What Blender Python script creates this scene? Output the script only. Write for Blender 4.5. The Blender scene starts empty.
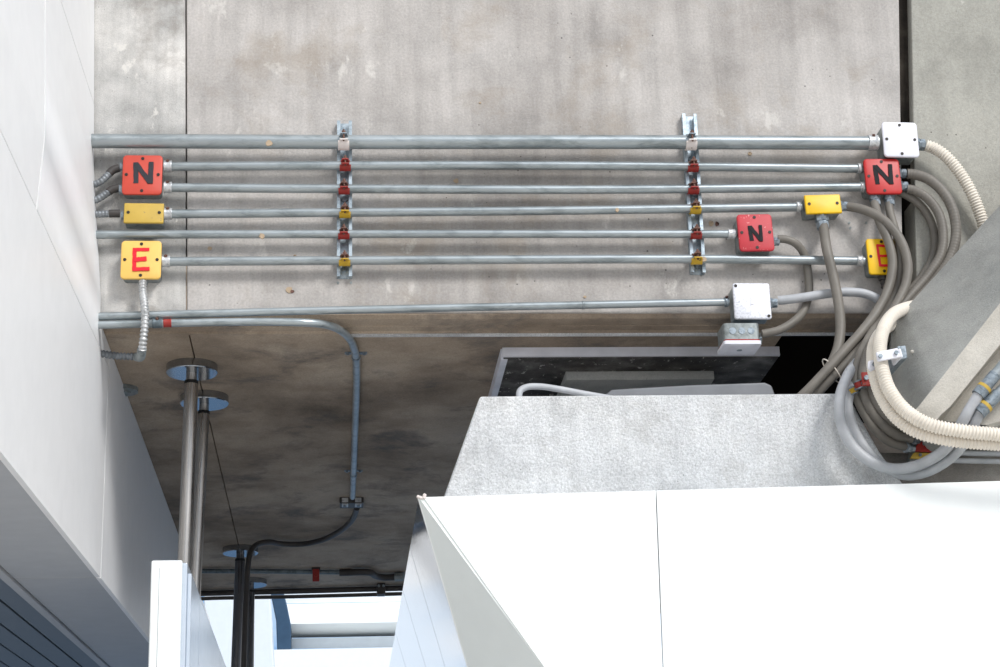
import bpy, bmesh, math, random
from mathutils import Vector, Matrix
random.seed(7)
sc = bpy.context.scene
COL = sc.collection

# ------------------------------------------------------------------ camera solved from the photo's vanishing points
CX, CY = 500.0, 333.5
dv = Vector((337 - CX, CY - 966, 0)); zv = Vector((320 - CX, CY + 5000, 0))
F = math.sqrt(-(dv.x * zv.x + dv.y * zv.y))
eY = Vector((dv.x, dv.y, -F)).normalized()
eZ = Vector((zv.x, zv.y, -F)).normalized()
eX = eY.cross(eZ).normalized()
EYE = Vector((0, 0, 1.6))
M3 = Matrix((eX, eY, eZ))                     # camera axes -> world
cam_d = bpy.data.cameras.new('camera'); cam = bpy.data.objects.new('camera', cam_d); COL.objects.link(cam)
cam.matrix_world = Matrix.Translation(EYE) @ M3.to_4x4()
cam_d.sensor_width = 36; cam_d.lens = 36 * F / 1000; cam_d.clip_start = 0.05; cam_d.clip_end = 500
sc.camera = cam

def ray(px, py): return M3 @ Vector((px - CX, CY - py, -F))
def P(px, py, Y=None, Z=None, X=None):
    """point of the place seen at a pixel, on a plane of the building"""
    r = ray(px, py)
    if Y is not None: t = Y / r.y
    elif Z is not None: t = (Z - EYE.z) / r.z
    else: t = X / r.x
    return EYE + r * t
FW = M3 @ Vector((0, 0, -1))
def mpp(p): return (p - EYE).dot(FW) / F       # metres per pixel at a point

# ------------------------------------------------------------------ materials
def srgb(r, g, b):
    f = lambda c: (c / 255) / 12.92 if c / 255 <= .04045 else ((c / 255 + .055) / 1.055) ** 2.4
    return (f(r), f(g), f(b), 1)
def nodes(name):
    m = bpy.data.materials.new(name); m.use_nodes = True
    nt = m.node_tree; b = nt.nodes['Principled BSDF']
    return m, nt, b
def N(nt, t, **k):
    n = nt.nodes.new(t)
    for a, v in k.items():
        if a in n.inputs.keys() if hasattr(n.inputs, 'keys') else False: n.inputs[a].default_value = v
        else: setattr(n, a, v)
    return n
def ramp(nt, src, stops):
    r = nt.nodes.new('ShaderNodeValToRGB'); nt.links.new(src, r.inputs[0])
    e = r.color_ramp.elements
    while len(e) < len(stops): e.new(0.5)
    for i, (p, c) in enumerate(stops): e[i].position = p; e[i].color = c
    return r.outputs[0]
def noise(nt, vec, scale, detail=4, rough=.55, dist=0):
    n = nt.nodes.new('ShaderNodeTexNoise'); nt.links.new(vec, n.inputs['Vector'])
    n.inputs['Scale'].default_value = scale; n.inputs['Detail'].default_value = detail
    n.inputs['Roughness'].default_value = rough; n.inputs['Distortion'].default_value = dist
    return n.outputs['Fac']
def mapping(nt, scale=(1, 1, 1), loc=(0, 0, 0)):
    g = nt.nodes.new('ShaderNodeNewGeometry'); m = nt.nodes.new('ShaderNodeMapping')
    nt.links.new(g.outputs['Position'], m.inputs['Vector'])
    m.inputs['Scale'].default_value = scale; m.inputs['Location'].default_value = loc
    return m.outputs[0]
def mixc(nt, fac, a, b, mode='MIX'):
    m = nt.nodes.new('ShaderNodeMix'); m.data_type = 'RGBA'; m.blend_type = mode
    for sock, v in ((m.inputs[0], fac), (m.inputs[6], a), (m.inputs[7], b)):
        if hasattr(v, 'links'): nt.links.new(v, sock)
        else: sock.default_value = v
    return m.outputs[2]
def bump(nt, b, h, strength=.3, dist=.01):
    n = nt.nodes.new('ShaderNodeBump'); n.inputs['Strength'].default_value = strength; n.inputs['Distance'].default_value = dist
    nt.links.new(h, n.inputs['Height']); nt.links.new(n.outputs[0], b.inputs['Normal'])
W1 = (1, 1, 1, 1); K0 = (0, 0, 0, 1)
def g1(v): return (v, v, v, 1)

def concrete(name, dark, mid, light, scale=1.0, streak=.5, pit=.5, bstr=.35, loc=(0, 0, 0), rough_scale=90, fine=.5, bdist=.006, stain=None, scuff=0):
    m, nt, b = nodes(name)
    v = mapping(nt, (scale,) * 3, loc)
    big = noise(nt, v, 1.3, 6, .6, .15)
    c = ramp(nt, big, [(.28, dark), (.5, mid), (.72, light)])
    # vertical rain streaks
    vs = mapping(nt, (14 * scale, 14 * scale, .9 * scale), loc)
    st = ramp(nt, noise(nt, vs, 1.5, 5, .6), [(.35, g1(.72)), (.6, W1)])
    c = mixc(nt, streak, c, st, 'MULTIPLY')
    # blotches
    bl = ramp(nt, noise(nt, v, 6, 6, .65, .2), [(.3, g1(.74)), (.5, g1(.98)), (.7, g1(1.08))])
    c = mixc(nt, .75, c, bl, 'MULTIPLY')
    fn = ramp(nt, noise(nt, v, 160, 3, .7), [(.3, g1(.72)), (.7, g1(1.22))])
    c = mixc(nt, fine, c, fn, 'MULTIPLY')
    if stain:
        c = mixc(nt, ramp(nt, noise(nt, v, 3.4, 7, .68, .3), [(.53, K0), (.66, g1(stain[0]))]), c, stain[1])
    if scuff:
        c = mixc(nt, ramp(nt, noise(nt, mapping(nt, (scale * 1.6, scale, scale * .9), (loc[0] + 7, 1, 2)), 5, 8, .72, .2), [(.60, K0), (.66, g1(scuff))]), c, srgb(216, 212, 206))
    # small pits
    vo = nt.nodes.new('ShaderNodeTexVoronoi'); nt.links.new(v, vo.inputs['Vector']); vo.inputs['Scale'].default_value = 26
    pt = ramp(nt, vo.outputs['Distance'], [(.045, g1(.25)), (.075, W1)])
    sel = ramp(nt, noise(nt, v, 3.3, 2), [(.5, K0), (.56, g1(pit))])
    c = mixc(nt, sel, c, mixc(nt, 1.0, c, pt, 'MULTIPLY'))
    nt.links.new(c, b.inputs['Base Color']); b.inputs['Roughness'].default_value = .88
    b.inputs['Specular IOR Level'].default_value = .25
    bump(nt, b, noise(nt, v, rough_scale, 6, .7), bstr, bdist)
    return m

def paint(name, col, rough=.45, wear=None, wear_amt=.62, spec=.4, metallic=0, scale=60, bs=0.0, var=.12):
    m, nt, b = nodes(name)
    v = mapping(nt)
    c = mixc(nt, 1.0, col, ramp(nt, noise(nt, v, 18, 4), [(.3, g1(1 - var)), (.7, g1(1 + var * .5))]), 'MULTIPLY')
    if wear:
        w = ramp(nt, noise(nt, v, scale, 6, .7, .4), [(wear_amt, K0), (wear_amt + .035, W1)])
        c = mixc(nt, w, c, wear)
    nt.links.new(c, b.inputs['Base Color']); b.inputs['Roughness'].default_value = rough
    b.inputs['Specular IOR Level'].default_value = spec; b.inputs['Metallic'].default_value = metallic
    if bs: bump(nt, b, noise(nt, v, 200, 3), bs, .002)
    return m

def galv(name, lo, hi, rough=.42, metallic=.55, scale=45, stretch=(1, 1, 1)):
    m, nt, b = nodes(name)
    v = mapping(nt, stretch)
    c = ramp(nt, noise(nt, v, scale, 5, .65, .5), [(.3, lo), (.55, hi)])
    d = ramp(nt, noise(nt, v, 6, 4, .6), [(.35, g1(.78)), (.6, W1)])
    c = mixc(nt, .8, c, d, 'MULTIPLY')
    nt.links.new(c, b.inputs['Base Color']); b.inputs['Metallic'].default_value = metallic
    b.inputs['Roughness'].default_value = rough
    return m

M = {}
M['wall'] = concrete('concrete wall', srgb(152, 146, 141), srgb(186, 181, 177), srgb(205, 200, 196), 1.0, .6, .9, stain=(.5, srgb(150, 138, 124)), scuff=.5)
M['wall_l'] = concrete('concrete wall left bay', srgb(138, 136, 133), srgb(186, 184, 181), srgb(222, 218, 213), 2.2, .5, .9, loc=(4, 2, 1), stain=(.5, srgb(130, 122, 114)), scuff=.8)
M['wall_r'] = concrete('concrete wall right bay', srgb(140, 138, 131), srgb(168, 166, 158), srgb(182, 179, 170), 1.1, .3, .9, loc=(9, 3, 5), scuff=.5)
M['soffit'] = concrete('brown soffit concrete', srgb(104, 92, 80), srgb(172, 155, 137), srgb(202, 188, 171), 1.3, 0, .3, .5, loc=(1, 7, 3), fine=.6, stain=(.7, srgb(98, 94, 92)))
M['cap'] = concrete('pale rough concrete', srgb(226, 228, 231), srgb(240, 241, 243), srgb(250, 250, 250), 1.8, .35, 1.0, 1.0, loc=(3, 3, 8), rough_scale=70, fine=.9, stain=(.35, srgb(160, 156, 150)), bdist=.012)
M['corbel'] = concrete('shaded grey corbel concrete', srgb(140, 141, 138), srgb(166, 166, 162), srgb(188, 187, 182), 1.8, 0, .9, .4, loc=(2, 8, 4))
M['corbel_l'] = concrete('lit warm corbel concrete', srgb(165, 160, 150), srgb(196, 191, 182), srgb(214, 209, 200), 1.8, 0, .6, .4, loc=(5, 8, 4))
M['dirty'] = concrete('dirty dark concrete', srgb(44, 42, 40), srgb(92, 89, 86), srgb(150, 147, 144), 6, 0, .5, .9, loc=(6, 1, 2), scuff=.8)
M['ledge'] = concrete('weathered ledge concrete', srgb(104, 99, 94), srgb(148, 143, 137), srgb(186, 182, 176), 3, 0, .5, .8, loc=(6, 4, 2))
M['floor_absorber'] = paint('dark asphalt', srgb(62, 62, 64), .9)
M['duct'] = paint('grey duct metal', srgb(116, 118, 122), .5, metallic=.3)
M['joint'] = concrete('dirt filled joint', srgb(24, 22, 20), srgb(60, 54, 48), srgb(96, 88, 80), 6, .6, .2, .8)
M['black'] = paint('black grime', srgb(22, 21, 20), .9, spec=.1)
M['floor'] = concrete('floor concrete', srgb(205, 200, 192), srgb(220, 214, 205), srgb(228, 222, 214), 1, 0, .2)
M['conduit'] = galv('galvanised conduit', srgb(132, 140, 142), srgb(170, 177, 180), .34, .6, 40, (.3, 1, 1))
M['conduit_d'] = galv('dull conduit', srgb(80, 92, 98), srgb(120, 132, 138), .45, .4)
M['strut'] = galv('strut steel', srgb(130, 144, 154), srgb(186, 198, 206), .38, .6, 70)
M['zinc'] = galv('zinc fitting', srgb(96, 106, 114), srgb(150, 160, 168), .4, .6, 80)
M['bright'] = galv('bright zinc fitting', srgb(160, 162, 164), srgb(212, 213, 214), .38, .5, 90)
M['boxmetal'] = galv('box steel', srgb(110, 116, 116), srgb(150, 156, 156), .5, .4, 50)
M['silver'] = galv('spangled galvanised lid', srgb(176, 178, 186), srgb(222, 223, 230), .5, .2, 160)
M['white_lid'] = paint('white painted lid', srgb(226, 226, 234), .4, srgb(150, 150, 155), .72)
M['red'] = paint('red paint', srgb(186, 36, 34), .42, srgb(240, 210, 195), .74, scale=45)
M['red_o'] = paint('orange red paint', srgb(198, 72, 56), .42, srgb(205, 180, 175), .70, scale=38)
M['red_p'] = paint('pinkish worn red paint', srgb(184, 48, 58), .5, srgb(232, 170, 168), .64, scale=95)
M['yellow'] = paint('yellow paint', srgb(234, 186, 18), .42, srgb(160, 120, 40), .74)
M['yellow_o'] = paint('dirty yellow paint', srgb(196, 164, 72), .5, srgb(120, 105, 80), .64)
M['yellow_l'] = paint('light yellow paint', srgb(232, 188, 98), .45, srgb(190, 160, 110), .72)
M['ink'] = paint('black brush paint', srgb(20, 19, 24), .75, srgb(120, 60, 60), .73, scale=120)
M['inkgrey'] = paint('dark grey brush paint', srgb(50, 50, 56), .75, srgb(120, 80, 80), .75)
M['inkred'] = paint('red brush paint', srgb(224, 22, 44), .45)
M['screw'] = paint('dark screw', srgb(40, 32, 28), .5)
M['hose'] = paint('grey brown hose', srgb(119, 114, 107), .5, srgb(150, 142, 132), .7, spec=.35, scale=50, var=.2)
M['hose_l'] = paint('light grey hose', srgb(178, 180, 184), .45, srgb(225, 225, 225), .75, spec=.4, scale=30, var=.18)
M['hose_k'] = paint('dark hose', srgb(66, 62, 60), .5, spec=.4)
M['flexgrey'] = galv('flexible steel conduit', srgb(96, 100, 104), srgb(140, 144, 148), .5, .4)
M['flexbright'] = galv('bright flexible conduit', srgb(150, 152, 152), srgb(205, 206, 206), .4, .5)
M['beige'] = paint('beige corrugated hose', srgb(226, 218, 206), .55, srgb(150, 130, 105), .74, spec=.3)
M['rust'] = paint('rusty steel', srgb(112, 82, 72), .6, srgb(60, 38, 30), .55, metallic=.3)
M['clamp_r'] = paint('red clamp paint', srgb(152, 46, 40), .5, srgb(90, 50, 40), .62)
M['clamp_y'] = paint('yellow clamp paint', srgb(196, 158, 44), .5, srgb(110, 80, 40), .62)
M['clamp_w'] = paint('whitish clamp paint', srgb(226, 216, 212), .5, srgb(120, 90, 80), .66)
M['plug'] = paint('tan patch', srgb(176, 156, 132), .8, srgb(110, 90, 70), .58)
def steel(name, col, rough, aniso=False):
    m, nt, b = nodes(name); b.inputs['Base Color'].default_value = col; b.inputs['Metallic'].default_value = 1
    b.inputs['Roughness'].default_value = rough
    v = mapping(nt, (220, 220, 6))
    r = ramp(nt, noise(nt, v, 1, 3), [(.3, g1(rough * .7)), (.7, g1(rough * 1.3))]); nt.links.new(r, b.inputs['Roughness'])
    return m
M['steel'] = steel('brushed stainless steel', srgb(176, 172, 168), .3)
M['steel_d'] = steel('dark stainless steel', srgb(108, 108, 110), .32)
M['mirror'] = steel('polished panel', srgb(224, 230, 238), .10)
M['flange'] = steel('polished flange', srgb(170, 176, 184), .1)
M['rubber'] = paint('black rubber', srgb(16, 16, 16), .5)
M['panel'] = paint('white enamel panel', srgb(236, 235, 235), .42, spec=.3, var=.03)
M['panel_w'] = paint('bright white cladding', srgb(240, 243, 243), .4, spec=.4, var=.02)
M['panel_g'] = paint('grey white cladding', srgb(232, 237, 236), .4, spec=.4, var=.02)
M['under'] = paint('satin aluminium underside', srgb(176, 177, 180), .5, spec=.3, metallic=0, var=.05)
M['slat'] = paint('grey slat', srgb(104, 110, 118), .5, spec=.3, metallic=0, var=.05)
M['canopy'] = paint('white canopy metal', srgb(226, 234, 242), .35, spec=.5, var=.03)
M['satin'] = paint('pale satin metal', srgb(208, 218, 230), .25, spec=.5, metallic=.45, var=.04)
M['canopy_b'] = paint('blue grey bracket', srgb(58, 84, 110), .35, metallic=.5, var=.1)
M['void'] = paint('unlit concrete', srgb(26, 24, 22), .95, spec=.1)  # near-black base colour paints in the deck hollow's lack of light

# ------------------------------------------------------------------ mesh helpers
def obj(name, bm, mat, parent=None, smooth=None, bevel=0, seg=2, kind=None, label=None):
    me = bpy.data.meshes.new(name)
    bmesh.ops.recalc_face_normals(bm, faces=bm.faces)
    bm.to_mesh(me); bm.free()
    for m in (mat if isinstance(mat, (list, tuple)) else [mat]): me.materials.append(m)
    if smooth is not None:
        me.polygons.foreach_set('use_smooth', [True] * len(me.polygons))
        if smooth < 180: me.set_sharp_from_angle(angle=math.radians(smooth))
    o = bpy.data.objects.new(name, me); COL.objects.link(o)
    if parent: o.parent = parent
    if bevel:
        md = o.modifiers.new('bevel', 'BEVEL'); md.width = bevel; md.segments = seg; md.limit_method = 'ANGLE'; md.angle_limit = math.radians(40)
        me.polygons.foreach_set('use_smooth', [True] * len(me.polygons)); md.harden_normals = True
    if kind: o['kind'] = kind
    if label: o['label'] = label
    return o
def tag(o, label, cat, group=None):
    o['label'] = label; o['category'] = cat
    if group: o['group'] = group
    return o
def empty(name, loc=(0, 0, 0), rot=None):
    o = bpy.data.objects.new(name, None); COL.objects.link(o); o.location = loc; o.empty_display_size = .05
    if rot: o.rotation_euler = rot
    return o
def box(bm, x0, x1, y0, y1, z0, z1):
    vs = [bm.verts.new((x, y, z)) for x in (x0, x1) for y in (y0, y1) for z in (z0, z1)]
    for f in ((0, 1, 3, 2), (4, 6, 7, 5), (0, 4, 5, 1), (2, 3, 7, 6), (0, 2, 6, 4), (1, 5, 7, 3)): bm.faces.new([vs[i] for i in f])
def hexa(bm, a, b):
    """closed solid between two loops of equal length"""
    A = [bm.verts.new(p) for p in a]; B = [bm.verts.new(p) for p in b]; n = len(A)
    bm.faces.new(A); bm.faces.new(B[::-1])
    for i in range(n): bm.faces.new((A[i], A[(i + 1) % n], B[(i + 1) % n], B[i]))
def frame(d):
    d = d.normalized(); u = d.cross(Vector((0, 0, 1)))
    if u.length < .05: u = d.cross(Vector((1, 0, 0)))
    u.normalize(); return u, u.cross(d).normalized()
def cyl(bm, a, b, r, r2=None, n=20, cap=True, rot=0):
    a = Vector(a); b = Vector(b); r2 = r if r2 is None else r2
    u, v = frame(b - a)
    A = []; B = []
    for i in range(n):
        t = 2 * math.pi * i / n + rot; w = u * math.cos(t) + v * math.sin(t)
        A.append(bm.verts.new(a + w * r)); B.append(bm.verts.new(b + w * r2))
    for i in range(n): bm.faces.new((A[i], A[(i + 1) % n], B[(i + 1) % n], B[i]))
    if cap: bm.faces.new(A[::-1]); bm.faces.new(B)
def catmull(pts, step=.004):
    pts = [Vector(p) for p in pts]; out = []
    n = len(pts)
    for i in range(n - 1):
        p0 = pts[i - 1] if i else pts[0] * 2 - pts[1]
        p1, p2 = pts[i], pts[i + 1]
        p3 = pts[i + 2] if i + 2 < n else pts[-1] * 2 - pts[-2]
        # centripetal parametrisation: no overshoot where points are unevenly spaced
        t0 = 0; t1 = t0 + max((p1 - p0).length, 1e-6) ** .5; t2 = t1 + max((p2 - p1).length, 1e-6) ** .5; t3 = t2 + max((p3 - p2).length, 1e-6) ** .5
        k = max(2, int((p2 - p1).length / step))
        for j in range(k):
            t = t1 + (t2 - t1) * j / k
            a1 = p0 * ((t1 - t) / (t1 - t0)) + p1 * ((t - t0) / (t1 - t0))
            a2 = p1 * ((t2 - t) / (t2 - t1)) + p2 * ((t - t1) / (t2 - t1))
            a3 = p2 * ((t3 - t) / (t3 - t2)) + p3 * ((t - t2) / (t3 - t2))
            b1 = a1 * ((t2 - t) / (t2 - t0)) + a2 * ((t - t0) / (t2 - t0))
            b2 = a2 * ((t3 - t) / (t3 - t1)) + a3 * ((t - t1) / (t3 - t1))
            out.append(b1 * ((t2 - t) / (t2 - t1)) + b2 * ((t - t1) / (t2 - t1)))
    out.append(pts[-1]); return out
def resample(path, step):
    out = [path[0]]; acc = 0; last = path[0]
    for p in path[1:]:
        d = (p - last).length
        while d > 0 and acc + d >= step:
            last = last + (p - last) * ((step - acc) / d); out.append(last); d = (p - last).length; acc = 0
        acc += d; last = p
    if (out[-1] - path[-1]).length > step * .4: out.append(path[-1])
    return out
def sweep(bm, path, rf, n=14, cap=True):
    """tube along a path; rf(s, i) = radius at arc length s. parallel-transport frames"""
    rings = []; s = 0
    t = (path[1] - path[0]).normalized(); u, v = frame(t)
    for i, p in enumerate(path):
        if i: s += (p - path[i - 1]).length
        tn = (path[min(i + 1, len(path) - 1)] - path[max(i - 1, 0)]).normalized()
        q = t.rotation_difference(tn); u = (q @ u).normalized(); u = (u - tn * u.dot(tn)).normalized(); v = tn.cross(u); t = tn
        r = rf(s, i)
        rings.append([bm.verts.new(p + (u * math.cos(a) + v * math.sin(a)) * r) for a in (2 * math.pi * k / n for k in range(n))])
    for A, B in zip(rings, rings[1:]):
        for k in range(n): bm.faces.new((A[k], A[(k + 1) % n], B[(k + 1) % n], B[k]))
    if cap: bm.faces.new(rings[0][::-1]); bm.faces.new(rings[-1])
def rrect(hw, hh, r, n=5):
    pts = []
    for cx, cy, a0 in ((hw - r, hh - r, 0), (-hw + r, hh - r, 90), (-hw + r, -hh + r, 180), (hw - r, -hh + r, 270)):
        for i in range(n + 1):
            a = math.radians(a0 + 90 * i / n); pts.append((cx + r * math.cos(a), cy + r * math.sin(a)))
    return pts
def plate(bm, pts, y0, y1, lip=0):
    """2D outline (x,z) extruded from y0 (front) to y1 (back); lip rounds the front rim"""
    c = [sum(p[0] for p in pts) / len(pts), sum(p[1] for p in pts) / len(pts)]
    loops = []
    if lip:
        mx = max(abs(p[0] - c[0]) for p in pts); mz = max(abs(p[1] - c[1]) for p in pts)
        ins = lambda d: [(c[0] + (p[0] - c[0]) * (1 - d / mx), c[1] + (p[1] - c[1]) * (1 - d / mz)) for p in pts]
        loops = [(ins(lip), y0), (ins(lip * .3), y0 + lip * .3), (pts, y0 + lip), (pts, y1)]
    else: loops = [(pts, y0), (pts, y1)]
    R = [[bm.verts.new((p[0], y, p[1])) for p in L] for L, y in loops]; n = len(pts)
    bm.faces.new(R[0]); bm.faces.new(R[-1][::-1])
    for A, B in zip(R, R[1:]):
        for i in range(n): bm.faces.new((A[i], A[(i + 1) % n], B[(i + 1) % n], B[i]))
BM = bmesh.new

# ------------------------------------------------------------------ world and sun
w = bpy.data.worlds.new('sky'); sc.world = w; w.use_nodes = True
nt = w.node_tree; bg = nt.nodes['Background']
tc = nt.nodes.new('ShaderNodeTexCoord'); mp = nt.nodes.new('ShaderNodeMapping'); nt.links.new(tc.outputs['Generated'], mp.inputs['Vector'])
mp.inputs['Scale'].default_value = (1, 1, 1.6); mp.inputs['Location'].default_value = (2.3, .4, 1.1)
cl = noise(nt, mp.outputs[0], 2.6, 7, .55, .4)
skyc = ramp(nt, cl, [(.38, (.22, .45, .8, 1)), (.45, (.6, .76, .95, 1)), (.51, (1, .99, .98, 1))])
sx_ = nt.nodes.new('ShaderNodeSeparateXYZ'); nt.links.new(tc.outputs['Generated'], sx_.inputs[0])
hor = ramp(nt, sx_.outputs['Z'], [(.0, K0), (.04, W1)])
cl2 = noise(nt, mp.outputs[0], 4.5, 6, .6, .4)
low = ramp(nt, cl2, [(.40, (.08, .17, .32, 1)), (.52, (.17, .28, .43, 1)), (.62, (.5, .55, .6, 1))])   # added bluish lower half: flange reflections and fill under the deck
nt.links.new(mixc(nt, hor, low, skyc), bg.inputs['Color']); bg.inputs['Strength'].default_value = 1.15
sd = bpy.data.lights.new('sun', 'SUN'); sun = bpy.data.objects.new('sun', sd); COL.objects.link(sun)
sd.energy = 3.0; sd.angle = math.radians(17); sd.color = (1, .985, .96)
sun.rotation_euler = Vector((-.62, 1, -.88)).to_track_quat('-Z', 'Y').to_euler()
sun.location = (0, -4, 8)
vs = sc.view_settings; vs.view_transform = 'Standard'; vs.look = 'None'; vs.gamma = 1; vs.use_curve_mapping = False
vs.exposure = -0.16

# ------------------------------------------------------------------ the setting
WY = 4.40          # plane of the concrete face
ZS = 3.152         # underside of the deck
FAR = 7.965
def wall_piece(name, px, mat, depth=.1):
    bm = BM(); a = [P(x, y, Y=WY) for x, y in px]; b = [p + Vector((0, depth, 0)) for p in a]
    hexa(bm, a, b); return obj(name, bm, mat, bevel=.004, kind='structure')
wall_piece('wall_front', [(186.2, -160), (897, -160), (903.5, 313), (187, 313)], M['wall'])
wall_piece('wall_front_left_bay', [(20, -160), (184.9, -160), (185.9, 313), (40, 313)], M['wall_l'])
wall_piece('wall_front_right_bay', [(908, -160), (1250, -160), (1250, 520), (921, 520)], M['wall_r'])
bm = BM(); x0 = P(895, 100, Y=WY + .07); x1 = P(930, 100, Y=WY + .07); box(bm, x0.x, x1.x + .05, WY + .035, WY + .2, 2.6, 5.6)
obj('trim_1', bm, M['joint'], kind='structure')                       # dirt-filled movement joint
bm = BM(); s0 = P(185.5, 100, Y=WY + .02); box(bm, s0.x - .03, s0.x + .03, WY + .015, WY + .2, 3.17, 5.4)
obj('trim_2', bm, M['dirty'], kind='structure')
# strip of deck edge below the face, with its little drip lip
XL = -.75; XV = P(779, 340, Z=ZS).x
bm = BM(); xr = P(905, 325, Y=WY).x
prof = [(WY + .004, 3.176), (WY + .004, 3.168), (WY + .016, 3.160), (WY + .060, 3.158), (WY + .063, 3.163), (WY + .066, 3.157), (WY + .098, 3.156), (WY + .101, 3.151), (WY + .110, 3.1505), (WY + .112, 3.3), (WY + .004, 3.3)]
hexa(bm, [(XL, y, z) for y, z in prof], [(xr, y, z) for y, z in prof])
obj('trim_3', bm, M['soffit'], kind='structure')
bm = BM(); box(bm, P(345, 335, Y=4.51).x, xr, 4.504, 4.516, ZS - .007, ZS + .01); obj('trim_4', bm, M['cap'], kind='structure', bevel=.001)  # paler strip paints the bright highlight along the drip lip
XC = -.375
bm = BM(); y0 = WY + .112
box(bm, -7, XC - .002, y0, FAR, ZS, ZS + .3); box(bm, XC + .002, XV, y0, FAR, ZS, ZS + .3); box(bm, XC - .05, XC + .05, y0, FAR, ZS + .012, ZS + .29)
box(bm, XV, XV + 1.6, 5.35, FAR, ZS, ZS + .3)
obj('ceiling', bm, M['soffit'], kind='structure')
# hollow of the deck right of the bearing: walls and lid round a dark void
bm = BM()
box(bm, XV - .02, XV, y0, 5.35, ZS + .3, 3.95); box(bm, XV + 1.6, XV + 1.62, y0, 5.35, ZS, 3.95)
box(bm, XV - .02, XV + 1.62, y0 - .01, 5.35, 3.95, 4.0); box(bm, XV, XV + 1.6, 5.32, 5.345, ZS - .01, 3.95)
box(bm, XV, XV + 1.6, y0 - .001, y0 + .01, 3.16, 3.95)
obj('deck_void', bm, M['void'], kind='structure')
bm = BM(); box(bm, -30, 30, -20, 8.2, -.2, 0)
obj('floor', bm, M['floor'], kind='structure')
bm = BM(); box(bm, -30, 30, 4.7, 8.2, 0, .01); obj('floor_bounce_cutter', bm, M['floor_absorber'], kind='structure')  # unseen dark strip added to cut floor bounce onto the far deck underside

# left wall of white enamel panels
FX = -.585
zb = lambda Y: 2.332 + .045 * Y
def xl(z):
    for (z0, a0), (z1, a1) in zip(((0, FX), (3.207, -.588), (3.397, -.604), (3.565, -.619)), ((3.207, -.588), (3.397, -.604), (3.565, -.619), (5.7, -.70))):
        if z0 <= z <= z1: return a0 + (a1 - a0) * (z - z0) / (z1 - z0)
YB = 8.6
def lsheet(bm, pts, o0, o1): hexa(bm, [(xl(z) + o0, y, z) for y, z in pts], [(xl(z) + o1, y, z) for y, z in pts])
bm = BM()
lsheet(bm, [(1.2, zb(1.2) + .01), (YB, zb(YB) + .01), (YB, 3.14), (1.2, 3.14)], -.013, -.15)
lsheet(bm, [(1.2, 3.14), (WY - .006, 3.14), (WY - .006, 3.6), (1.2, 3.6)], -.013, -.15)
lsheet(bm, [(1.2, 3.6), (WY - .006, 3.6), (WY - .006, 5.6), (1.2, 5.6)], -.013, -.15)
wl = obj('wall_left', bm, M['black'], kind='structure')
def lpanel(*loops):
    bm = BM()
    for pts in loops: lsheet(bm, pts, 0, -.012)
    bmesh.ops.remove_doubles(bm, verts=bm.verts, dist=1e-5)
    seen = {}
    for f_ in list(bm.faces):
        k = tuple(sorted(v.index for v in f_.verts)) if False else frozenset(f_.verts)
        seen.setdefault(k, []).append(f_)
    for v_ in seen.values():
        if len(v_) > 1: bmesh.ops.delete(bm, geom=v_, context='FACES_ONLY')
    return obj('wall_panel', bm, M['panel'], wl, smooth=25)
bm = BM(); box(bm, FX - .152, FX, YB, YB + .012, zb(YB), 3.14); obj('end_panel', bm, M['panel'], wl)
g = .0018
sm = lambda Y: 3.09 + (Y - 4.5) * .05
YS = 4.60
lpanel([(1.2, zb(1.2)), (YS - .004, zb(YS)), (YS - .004, sm(YS) - .0015), (1.2, sm(1.2) - .0015)])
lpanel([(YS + .004, zb(YS)), (YB, zb(YB)), (YB, 3.149), (YS + .004, 3.149)])
vy = lambda z: 3.40 + (z - 3.03) * .29
for side_ in (0, 1):
    zs_ = (3.04, 3.207, 3.397, 3.565, 3.70); loops = []
    for q0, q1 in zip(zs_, zs_[1:]):
        A = (lambda z: 1.2) if side_ == 0 else (lambda z: vy(z) + .006); Bf = (lambda z: vy(z) - .006) if side_ == 0 else (lambda z: WY - .004)
        L0 = lambda y: sm(y) + .001 if q0 == 3.04 else q0
        L1 = lambda y: 3.745 + (y - 4.33) * .06 if q1 == 3.70 else q1
        loops.append([(A(q0), L0(A(q0))), (Bf(q0), L0(Bf(q0))), (Bf(q1), L1(Bf(q1))), (A(q1), L1(A(q1)))])
    lpanel(*loops)
lpanel([(WY + .014, sm(WY) + .0015), (YS - .004, sm(YS) + .0015), (YS - .004, 3.149), (WY + .014, 3.149)])
lpanel([(1.2, 3.748 + (1.2 - 4.33) * .06), (WY - .004, 3.748 + .004), (WY - .004, 5.6), (1.2, 5.6)])
# aluminium return under the panels and slatted soffit behind it
def under(xa, xb, y0_, y1_, name, mat, dz=0, th=.02):
    bm = BM(); a = [(xa, y0_, zb(y0_) + dz), (xb, y0_, zb(y0_) + dz), (xb, y1_, zb(y1_) + dz), (xa, y1_, zb(y1_) + dz)]
    hexa(bm, a, [(x, y, z + th) for x, y, z in a]); return obj(name, bm, mat, wl, bevel=.0015, seg=1)
under(FX - .013, -.80, 1.2, YS - g, 'underside_panel', M['under'], .001); under(FX - .013, -.80, YS + g, 7.4, 'underside_panel', M['under'], .001)
under(-.802, -.826, 1.2, 7.4, 'underside_trim', M['under'], -.006)
for i in range(9): under(-.832 - i * .083, -.832 - (i + 1) * .083 + .007, 1.2, 7.4, 'slat', M['slat'], .012)
bm = BM(); box(bm, -1.6, FX - .15, 1.2, 7.4, 2.85, 2.9); obj('slat_backing', bm, M['void'], wl)

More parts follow.
